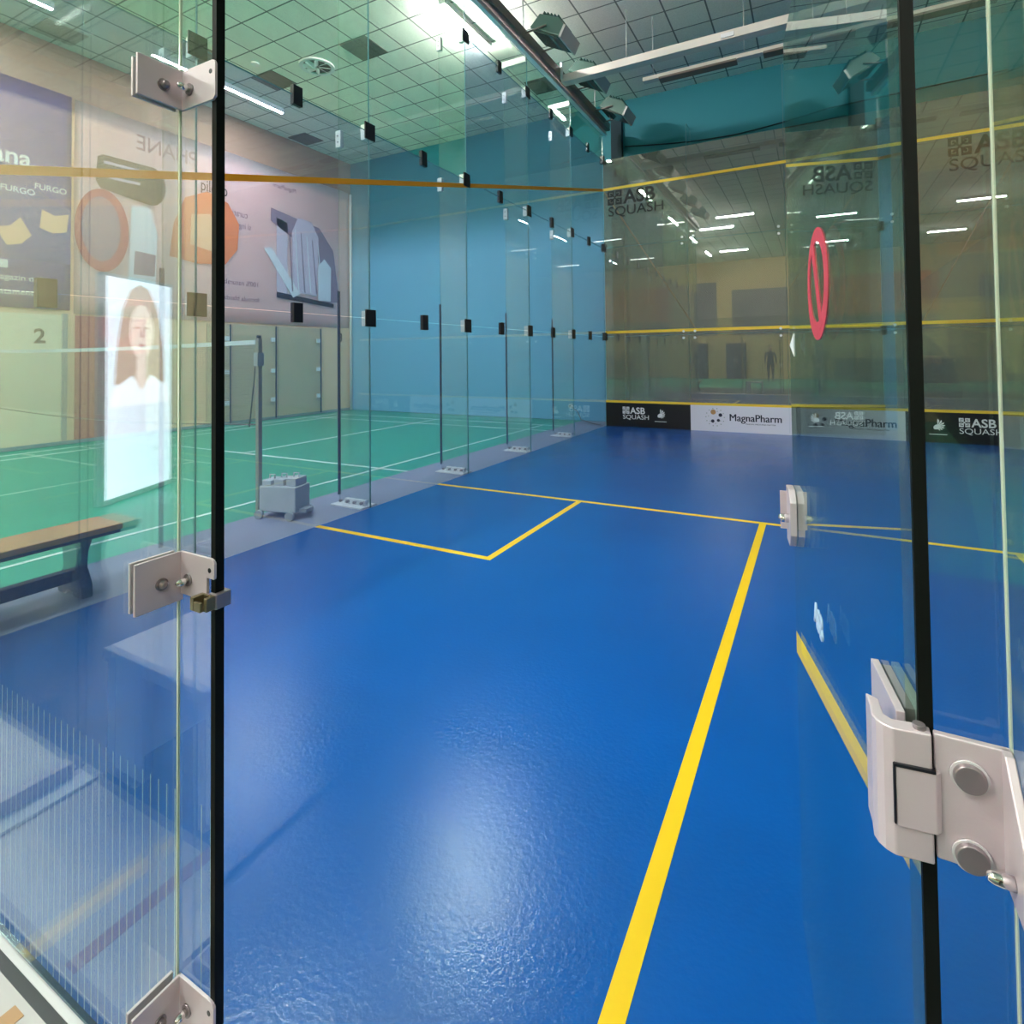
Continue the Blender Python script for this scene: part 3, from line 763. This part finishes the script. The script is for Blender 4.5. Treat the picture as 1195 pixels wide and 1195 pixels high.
text('lettering', 'formula blanda', .14, bframe(-2.2, 2.62), 'mauve_print', B2, mirror=True)
m = bframe(-4.88, 4.62) @ Matrix.Rotation(-.06, 4, 'Z')
cap = ell(.40, 0, .26, .36, 14, 0, -PI/2, PI/2)+[(-.42, .30), (-.50, .24), (-.50, -.18), (-.42, -.30)]
blob(cap, m, 'printed_capsule', 'green_print', B2)
blob([(-.40, .20), (.25, .24), (.25, .20), (-.40, .15)], m @ Matrix.Translation((0, 0, .005)), 'printed_gleam', 'lilac_print', B2)
blob([(-.30, -.05), (.2, .0), (.2, -.05), (-.30, -.09)], m @ Matrix.Translation((0, 0, .005)), 'printed_gleam', 'lilac_print', B2)
blob(ell(-5.1+5.1, 0, .42, .72, 28), bframe(-5.28, 3.62), 'printed_ellipse', 'rose_print', B2)
blob(ell(0, 0, .30, .56, 28), bframe(-5.30, 3.64, .004), 'printed_ellipse_centre', 'mauve_print', B2)
blob([(-.8, -.55), (-.25, -.62), (.35, -.55), (.62, -.2), (.66, .35), (.40, .75), (-.05, .88), (-.5, .65), (-.72, .1)], bframe(-3.35, 3.9), 'printed_orange_shape', 'orange_print', B2)
blob([(-.30, -.3), (.15, -.38), (.30, .1), (.1, .38), (-.28, .3)], bframe(-3.45, 3.95, .004), 'printed_highlight', 'peach_print', B2)
blob([(-.25, -.75), (.22, -.75), (.25, .3), (.1, .75), (-.2, .7)], bframe(-4.62, 3.45), 'printed_tube', 'tinwhite', B2)
blob([(-.18, -.28), (.18, -.28), (.2, .12), (-.16, .15)], bframe(-4.6, 3.2, .004), 'printed_label', 'mauve_print', B2)
blob([(-.9, 1.05), (.5, .85), (.95, .35), (1.15, -.95), (.6, -1.0), (.45, .1), (-.9, .75)], bframe(-1.0, 3.75), 'printed_sleeve', 'mauve_print', B2)
blob([(-.75, -1.0), (-.45, -1.02), (-.45, .7), (-.75, .75)], bframe(-1.0, 3.85), 'printed_arm', 'lilac_print', B2)
blob([(-.35, -.9), (.35, -.95), (.42, .5), (.2, .85), (-.2, .88), (-.38, .5)], bframe(-.95, 3.85, .004), 'printed_bottle', 'lilac_print', B2)
blob([(-.2, -.55), (.2, -.55), (.22, .3), (0, .5), (-.2, .3)], bframe(-.35, 3.35, .008), 'printed_small_bottle', 'tinwhite', B2)
for k in range(6):
    blob([(-.42+.17*k, .70-.06*k), (-.40+.17*k, .70-.06*k), (-.30+.18*k, -.85), (-.335+.18*k, -.85)], bframe(-1.0, 3.8, .010), 'printed_fold', 'tinwhite' if k % 2 else 'mauve_print', B2)
blob([(-.75, -.95), (.95, -1.1), (.95, -1.2), (-.75, -1.08)], bframe(-1.0, 3.85, .008), 'printed_hem', 'inkgrey', B2)
blob([(-1.1, .1), (-.9, .15), (-.1, -.85), (-.3, -.95)], bframe(-1.0, 3.75, .009), 'printed_strap', 'tinwhite', B2)
text('lettering', 'uriage', .18, bframe(-.72, 4.35, .006), 'mauve_print', B2, mirror=True, sx=.8)

# numbered openings and glass partitions along the hall wall
def number_panel(y0, y1, z1, num, yn, zn, label):
    o = MB().box(XL+.001, XL+.012, y0, y1, .06, z1).build('numbered_door', 'cream'); tag(o, label, 'door')
    text('number', num, .32, frame((XL+.013, yn, zn), (0, 1, 0), (0, 0, 1)), 'inkgrey', o, bold=.008)
    fr = MB().box(XL+.001, XL+.05, y1, y1+.07, .02, z1+.02).box(XL+.001, XL+.05, y0-.07, y0, .02, z1+.02); fr.build('frame', 'grey_metal', o)
number_panel(-7.9, -5.85, 2.12, '2', -6.22, 1.66, 'beige door panel marked with number 2 under the blue banner')
o = MB().box(XL+.001, XL+.02, -5.66, -4.55, .06, 2.12).build('wall_panel', 'rose_print'); tag(o, 'brownish wall panel right of the door numbered 2', 'wall panel')
q = text('number_three', '3', .30, frame((XL+.003, .16, 1.80), (0, 1, 0), (0, 0, 1)), 'inkgrey', None, bold=.006); tag(q, 'dark number 3 on the beige wall beside the white pipe', 'number sign')
for k, (y0, y1) in enumerate(((-3.42, -2.9), (-2.86, -1.78), (-1.74, -.48))):
    o = pane_mesh(XL+.06, XL+.07, y0, y1, .03, 2.1, 'x').build('glass_partition', ['finglass', 'darkgrey']); tag(o, f'glass partition standing before the beige wall, {ORD[k]} from the left', 'glass partition', 'glass partitions by the beige wall')
    for z in (.45, 1.1, 1.8):
        MB().box(XL+.05, XL+.09, y1-.14, y1-.04, z-.045, z+.045).build('clip', 'whitepl', o)
    MB().box(XL+.055, XL+.075, y1-.012, y1+.012, .03, 2.1).build('edge_strip', 'darkgrey', o)

# ------------------------------------------------------------------ badminton net, posts, weights
def bpost(x, s, label):
    r = empty('net_post', (x, yc, 0), label, 'net post', 'badminton net posts')
    MB().box(x-.02, x+.02, yc-.02, yc+.02, -.004, 1.55).build('post', 'post', r, bevel=.004)
    MB().box(x-.028, x+.028, yc-.035, yc+.035, 1.30, 1.42).build('collar', 'grey_metal', r, bevel=.004)
    MB().cyl((x, yc, 1.55), (x, yc, 1.575), .02, n=12).build('cap', 'black', r)
bpost(-.80, 1, 'beige net post standing at the near side line'); bpost(-6.76, -1, 'beige net post at the far side line')
r = empty('badminton_net', (-3.8, yc, 1.5), 'fine badminton net with white top tape across the green court', 'net')
n = 24; b = MB(); t = MB()
zt_ = lambda u: 1.535-.026*math.sin(PI*u)
for i in range(n):
    u0, u1 = i/n, (i+1)/n; xa, xb = -.85-5.86*u0, -.85-5.86*u1
    v = [b.bm.verts.new(p) for p in ((xa, yc, zt_(u0)-.76), (xb, yc, zt_(u1)-.76), (xb, yc, zt_(u1)), (xa, yc, zt_(u0)))]; b.bm.faces.new(v)
    t.prism([(xa, zt_(u0)), (xb, zt_(u1)), (xb, zt_(u1)-.04), (xa, zt_(u0)-.04)], yc-.004, yc+.004, 'y')
b.build('mesh', 'net', r); t.build('top_tape', 'white', r)
MB().tube([(-.85-5.86*i/n, yc, zt_(i/n)-.76-.05*math.sin(PI*i/n)) for i in range(n+1)], .006).build('bottom_cord', 'rail_brown', r)
MB().tube([(-.83, yc, 1.5), (-.86, yc, 1.2), (-.93, yc, .75)], .006).build('side_cord', 'rail_brown', r)

r = empty('weight_trolley', (-.55, -7.0, 0), 'pale block of post weights on small wheels beside the net post', 'weight trolley')
rt = Matrix.Translation((-.53, -7.02, 0)) @ Matrix.Rotation(.25, 4, 'Z')
MB().box(-.16, .20, -.10, .11, .05, .27, mat=rt).build('block', 'concrete', r, bevel=.012)
for k, dx in enumerate((-.10, .02, .14)):
    w = MB().box(dx-.05, dx+.045, -.075, .085, .27, .315+.012*k, mat=rt).build('weight', 'concrete', r, bevel=.008)
    zz = .315+.012*k
    MB().tube([rt @ Vector(p) for p in ((dx-.025, 0, zz), (dx-.025, 0, zz+.035), (dx+.025, 0, zz+.035), (dx+.025, 0, zz))], .006).build('handle', 'steel', w)
for dx in (-.13, .17):
    for dy in (-.12, .12):
        p = rt @ Vector((dx, dy, .035)); q = rt @ Vector((dx, dy+(.03 if dy > 0 else -.03), .035))
        MB().cyl(p, q, .038, n=16).build('wheel', 'grey_metal', r)
p = rt @ Vector((-.17, 0, .16)); MB().cyl(p, rt @ Vector((-.19, 0, .16)), .02, n=12).build('knob', 'black', r)
MB().box(.20, .27, -.05, .05, .05, .08, mat=rt).build('tow_bar', 'grey_metal', r)

# ------------------------------------------------------------------ gym bench outside the left wall
r = empty('gym_bench', (-.27, -9.6, 0), 'low gymnastics bench with wooden seat and dark frame outside the left glass', 'bench')
ye, yb_ = -8.50, -11.1; bx0, bx1, bz = -.41, -.11, .385
MB().box(bx0, bx1, yb_, ye, bz-.035, bz).build('seat', 'wood', r, bevel=.006)
MB().box(bx0+.01, bx1-.01, yb_+.01, ye-.01, bz-.055, bz-.035).build('seat_rail', 'bench_dark', r)
def bleg(y):
    c = (bx0+bx1)/2
    p = [(c-.14, 0), (c-.05, 0), (c-.03, .03), (c+.03, .03), (c+.05, 0), (c+.14, 0), (c+.13, .08), (c+.075, .16), (c+.085, .25), (c+.13, bz-.055), (c-.13, bz-.055), (c-.085, .25), (c-.075, .16), (c-.13, .08)]
    MB().prism(p, y-.03, y+.03, 'y').build('leg', 'bench_dark', r, bevel=.006)
bleg(-8.68); bleg(-10.9)
MB().box(-.29, -.23, -10.9, -8.68, .08, .15).build('stretcher', 'bench_dark', r, bevel=.006)

# white stool behind the back glass
r = empty('low_stool', (1.75, -10.36, 0), 'low white box stool standing outside the back glass wall', 'stool')
MB().box(1.49, 2.03, -10.62, -10.15, .37, .41).build('top', 'tinwhite', r, bevel=.004)
MB().box(1.50, 1.66, -10.19, -10.16, .002, .37).build('front_panel', 'tinwhite', r)
MB().box(1.99, 2.02, -10.61, -10.16, .002, .37).build('side_panel', 'tinwhite', r)
MB().box(1.50, 1.53, -10.61, -10.19, .002, .37).build('side_panel', 'tinwhite', r)
q = MB().box(2.075, 2.115, -10.25, -9.80, .002, .004).build('floor_tape', 'wood', world=Matrix()); tag(q, 'beige tape strip on the lobby floor near the left fin', 'floor tape')

# ------------------------------------------------------------------ lit display with a portrait (seen as a reflection in the back glass)
A = Vector((-2.30, -11.95, 0)); B = Vector((-2.71, -12.78, 0))
ux = (A-B).normalized()    # reading direction for a viewer on the court side
nrm = ux.cross(Vector((0, 0, 1)))
if nrm.dot(Vector((2.0, -9.9, 0))-A) < 0: nrm = -nrm
r = empty('light_display', tuple((A+B)/2), 'tall lit advertising display showing a long-haired woman, seen reflected in the back glass', 'display')
wd = (B-A).length
xd = Vector((0, 0, 1)).cross(nrm)   # viewer's right
O = (A+B)/2 - xd*wd/2
F = frame(O, xd, (0, 0, 1))
MB().box(-.03, wd+.03, 0, 2.2, -.08, -.004).build('case', 'whitepl', r, world=F)
MB().box(0, wd, .05, 2.17, -.004, 0).build('screen', 'screen', r, world=F)
cx, cy, ps = wd*.5, 1.63, 1.16
def sc_(pts, nm, mat, d): MB().prism([(cx+p[0]*ps*.95, cy+p[1]*ps) for p in pts], d, d+.002).build(nm, mat, r, world=F)
sc_([(-.32, -.48), (-.30, -.1), (-.22, .22), (-.10, .40), (.02, .44), (.14, .38), (.24, .2), (.30, -.12), (.33, -.42), (.2, -.5), (-.2, -.5)], 'portrait_hair', 'screen_hair', 0)
sc_(ell(0, .02, .155, .24, 28), 'portrait_face', 'screen_skin', .004)
sc_([(-.07, -.5), (.07, -.5), (.06, -.18), (-.06, -.18)], 'portrait_neck', 'screen_skin', .0035)
sc_([(-.40, -.62), (.40, -.62), (.34, -.46), (.12, -.36), (.0, -.5), (-.12, -.36), (-.34, -.46)], 'portrait_shirt', 'screen_shirt', .005)
for s in (-1, 1): sc_(ell(.062*s, .055, .03, .011, 12), 'portrait_eye', 'screen_hair', .007)
sc_(ell(0, -.105, .048, .016, 14), 'portrait_mouth', 'screen_lip', .007)
sc_([(-.018, -.03), (.018, -.03), (.006, .05), (-.006, .05)], 'portrait_nose', 'screen_lip', .007)

# ------------------------------------------------------------------ far lobby: banners, lockers, sofas
def flat(name, x0, x1, z0, z1, mat, label, cat):
    o = MB().box(x0, x1, YB+.005, YB+.025, z0, z1).build(name, mat); tag(o, label, cat); return o
flat('back_banner', 3.9, 8.6, 3.25, 5.3, 'orange_banner', 'orange banner on the tan wall behind the lobby', 'banner')
flat('back_banner', 3.9, 8.6, 2.3, 3.2, 'grey_banner', 'grey banner strip below the orange banner', 'banner')
flat('back_banner', -4.6, -1.2, 2.4, 5.4, 'grey_banner', 'grey-brown banner on the lobby wall left of the orange one', 'banner')
flat('back_banner', -.4, 2.4, 2.4, 4.9, 'grey_banner', 'smaller grey banner between the others on the lobby wall', 'banner')
for x, lb in ((-2.2, 'dark tall locker against the lobby wall, left one'), (-.2, 'dark tall locker against the lobby wall, right one')):
    r = empty('locker', (x, YB+.3, 0), lb, 'locker', 'lobby lockers')
    MB().box(x-.5, x+.5, YB+.03, YB+.5, -.004, 1.95).build('body', 'sofa', r, bevel=.01)
    for s in (-1, 1): 
        dd = MB().box(x+s*.25-.23, x+s*.25+.23, YB+.5, YB+.515, .1, 1.88).build('door', 'darkgrey', r); MB().box(x+s*.06-.01, x+s*.06+.01, YB+.515, YB+.54, .9, 1.1).build('handle', 'steel', dd)
def sofa(x, y, w, label):
    r = empty('sofa', (x, y, 0), label, 'sofa', 'lobby sofas')
    MB().box(x-w/2, x+w/2, y-.45, y+.45, .12, .42).build('seat', 'sofa', r, bevel=.05)
    MB().box(x-w/2, x+w/2, y+.28, y+.45, .42, 1.12).build('backrest', 'sofa', r, bevel=.05)
    for s in (-1, 1): MB().box(x+s*(w/2)-.09, x+s*(w/2)+.09, y-.45, y+.45, .12, .62).build('armrest', 'sofa', r, bevel=.04)
    for sx in (-1, 1):
        for sy in (-1, 1): MB().cyl((x+sx*(w/2-.1), y+sy*.38, -.004), (x+sx*(w/2-.1), y+sy*.38, .13), .025, n=8).build('leg', 'black', r)
sofa(5.6, -17.4, 2.4, 'grey lobby sofa nearest the court door'); sofa(8.6, -17.4, 2.4, 'grey lobby sofa further right')

# ------------------------------------------------------------------ people
def skin(name, joints, edges, mat, parent, sub=2):
    me = bpy.data.meshes.new(name); bm = bmesh.new(); ly = bm.verts.layers.skin.verify()
    vs = []
    for i, (p, rr) in enumerate(joints):
        v = bm.verts.new(p); v[ly].radius = (rr, rr) if isinstance(rr, (int, float)) else rr
        v[ly].use_root = (i == 0); vs.append(v)
    for a, b_ in edges: bm.edges.new((vs[a], vs[b_]))
    bm.to_mesh(me); bm.free()
    o = bpy.data.objects.new(name, me); COL.objects.link(o); me.materials.append(M[mat])
    md = o.modifiers.new('skin', 'SKIN'); md.use_smooth_shade = True
    s2 = o.modifiers.new('sub', 'SUBSURF'); s2.levels = sub; s2.render_levels = sub
    if parent is not None: attach(o, parent)
    return o

def person(base, yaw, label, top, bottom, pose, group=None):
    """pose: dict of joint positions in metres in a frame where +Y is forward"""
    R = Matrix.Translation(base) @ Matrix.Rotation(yaw, 4, 'Z')
    P = lambda *p: tuple(R @ Vector(p))
    root = empty('person', base, label, 'person', group)
    J = pose
    j = [(P(*J['pelvis']), (.15, .11)), (P(*J['waist']), (.135, .10)), (P(*J['chest']), (.165, .115)), (P(*J['neck']), (.055, .055)), (P(*J['headb']), (.06, .07))]
    e = [(0, 1), (1, 2), (2, 3), (3, 4)]
    for s in ('l', 'r'):
        i = len(j)
        j += [(P(*J['sh'+s]), .062), (P(*J['el'+s]), .043), (P(*J['wr'+s]), .030)]
        e += [(2, i), (i, i+1), (i+1, i+2)]
    for s in ('l', 'r'):
        i = len(j)
        j += [(P(*J['hip'+s]), .092), (P(*J['kn'+s]), .060), (P(*J['an'+s]), .042), (P(*J['to'+s]), .036)]
        e += [(0, i), (i, i+1), (i+1, i+2), (i+2, i+3)]
    skin('body', j, e, top, root)
    hx = Vector(J['head'])
    hd = MB().ball(hx, .1, .78, .95, 1.18, 24)
    for v in hd.bm.verts:
        q = v.co-hx
        if q.y > .03 and q.z < -.02: v.co.x = hx.x+q.x*.88
        if abs(q.x) < .015 and q.y > .07 and -.04 < q.z < .015: v.co.y += .016
    h = hd.build('head', 'skin', root, world=R)
    MB().ball(hx+Vector((0, -.018, .03)), .104, .84, .92, 1.1, 20).build('hair', 'hair', h, world=R)
    MB().ball(hx+Vector((.078, 0, -.005)), .022, .4, .8, 1.3, 10).build('ear', 'skin', h, world=R)
    MB().ball(hx+Vector((-.078, 0, -.005)), .022, .4, .8, 1.3, 10).build('ear', 'skin', h, world=R)
    MB().ball(hx+Vector((.03, .088, .005)), .010, 1, .6, .7, 8).ball(hx+Vector((-.03, .088, .005)), .010, 1, .6, .7, 8).build('eyes', 'black', h, world=R)
    MB().ball(hx+Vector((0, .088, -.055)), .02, 1, .35, .3, 8).build('mouth', 'rose_print', h, world=R)
    for s, sg in (('l', -1), ('r', 1)):
        w = Vector(J['wr'+s]); d = (w-Vector(J['el'+s])).normalized()
        side = d.cross(Vector((0, 0, 1))); side = side.normalized() if side.length > .2 else Vector((1, 0, 0))
        hj = [(P(*w), .026), (P(*(w+d*.05)), (.034, .017)), (P(*(w+d*.085)), (.036, .014))]; he = [(0, 1), (1, 2)]
        for f in range(4):
            o_ = side*(f-1.5)*.019; L = (.030, .036, .034, .026)[f]; i = len(hj)
            hj += [(P(*(w+d*.095+o_)), .0085), (P(*(w+d*(.095+L)+o_+Vector((0, 0, -.006)))), .008), (P(*(w+d*(.095+L*1.6)+o_+Vector((0, 0, -.02)))), .007)]
            he += [(2, i), (i, i+1), (i+1, i+2)]
        i = len(hj); tq = side*(-.035*sg)
        hj += [(P(*(w+d*.055+tq)), .010), (P(*(w+d*.085+tq*1.5)), .009)]; he += [(1, i), (i, i+1)]
        skin('hand', hj, he, 'skin', root, 1)
    return root

stand = dict(pelvis=(0, 0, .95), waist=(0, 0, 1.08), chest=(0, 0, 1.30), neck=(0, 0, 1.46), headb=(0, .01, 1.54), head=(0, .02, 1.62),
             shl=(-.18, 0, 1.40), ell=(-.24, -.02, 1.12), wrl=(-.24, .08, .88), shr=(.18, 0, 1.40), elr=(.24, -.02, 1.12), wrr=(.24, .08, .88),
             hipl=(-.09, 0, .88), knl=(-.10, .01, .48), anl=(-.10, 0, .09), tol=(-.10, .14, .04), hipr=(.09, 0, .88), knr=(.10, .01, .48), anr=(.10, 0, .09), tor=(.10, .14, .04))
photo = dict(stand)
photo.update(head=(.0, .03, 1.57), headb=(0, .02, 1.49), neck=(0, .0, 1.42), chest=(0, -.02, 1.27), waist=(0, -.02, 1.05),
             shl=(-.17, -.01, 1.36), ell=(-.27, .12, 1.14), wrl=(-.24, .30, 1.30), shr=(.17, -.01, 1.36), elr=(.16, .14, 1.14), wrr=(-.04, .30, 1.29))
person((3.79, -10.92, 0), .0, 'photographer in dark clothes holding up a phone, seen as a reflection', 'cloth_black', 'cloth_black', photo)
person((1.7, -19.3, 0), 0, 'standing person in dark clothes far back in the lobby', 'cloth_blue', 'cloth_blue', stand)
sit = dict(stand)
sit.update(pelvis=(0, 0, .52), waist=(0, .02, .66), chest=(0, .02, .90), neck=(0, .02, 1.08), headb=(0, .03, 1.16), head=(0, .04, 1.24),
           shl=(-.18, .02, 1.0), ell=(-.24, .06, .74), wrl=(-.18, .26, .66), shr=(.18, .02, 1.0), elr=(.24, .06, .74), wrr=(.18, .26, .66),
           hipl=(-.10, .05, .50), knl=(-.11, .46, .50), anl=(-.11, .46, .09), tol=(-.11, .58, .04), hipr=(.10, .05, .50), knr=(.11, .46, .50), anr=(.11, .46, .09), tor=(.11, .58, .04))
person((5.05, -17.35, 0), PI, 'seated person in dark clothes on the lobby sofa', 'cloth_black', 'cloth_black', sit)
q = MB().box(3.56, 3.64, -10.475, -10.467, 1.30, 1.42).build('phone', 'black', bevel=.003); tag(q, 'black phone held up by the photographer', 'phone')

# ------------------------------------------------------------------ camera
cam = bpy.data.cameras.new('camera'); co = bpy.data.objects.new('camera', cam); COL.objects.link(co)
X, Y, Z, yaw, pitch, roll, f, cxp, cyp = 3.59359, -10.35889, 1.36238, .49032, .02357, -.01095, 649.351, 603.74995, 400.47328
cy_, sy_, cp, sp, cr, sr = math.cos(yaw), math.sin(yaw), math.cos(pitch), math.sin(pitch), math.cos(roll), math.sin(roll)
fw = Vector((-sy_*cp, cy_*cp, sp)); rt_ = Vector((cy_, sy_, 0)); up = rt_.cross(fw)
r2 = cr*rt_+sr*up; u2 = -sr*rt_+cr*up
m = Matrix((r2, u2, -fw)).transposed().to_4x4(); m.translation = Vector((X, Y, Z)); co.matrix_world = m
cam.sensor_fit = 'HORIZONTAL'; cam.sensor_width = 36; cam.lens = f/1195*36
cam.shift_x = (597.5-cxp)/1195; cam.shift_y = (cyp-597.5)/1195
cam.clip_start = .02; cam.clip_end = 100
S.camera = co

# ------------------------------------------------------------------ world and view
w = bpy.data.worlds.new('world'); S.world = w; w.use_nodes = True
w.node_tree.nodes['Background'].inputs[0].default_value = (.5, .6, .7, 1); w.node_tree.nodes['Background'].inputs[1].default_value = 0.0
S.view_settings.view_transform = 'Standard'; S.view_settings.look = 'None'; S.view_settings.gamma = 1
S.view_settings.use_curve_mapping = False; S.view_settings.exposure = 0.55
c = S.cycles
c.max_bounces = 12; c.diffuse_bounces = 7; c.glossy_bounces = 5; c.transparent_max_bounces = 64; c.transmission_bounces = 4
c.caustics_reflective = False; c.caustics_refractive = False; c.sample_clamp_indirect = 8
c.use_denoising = True
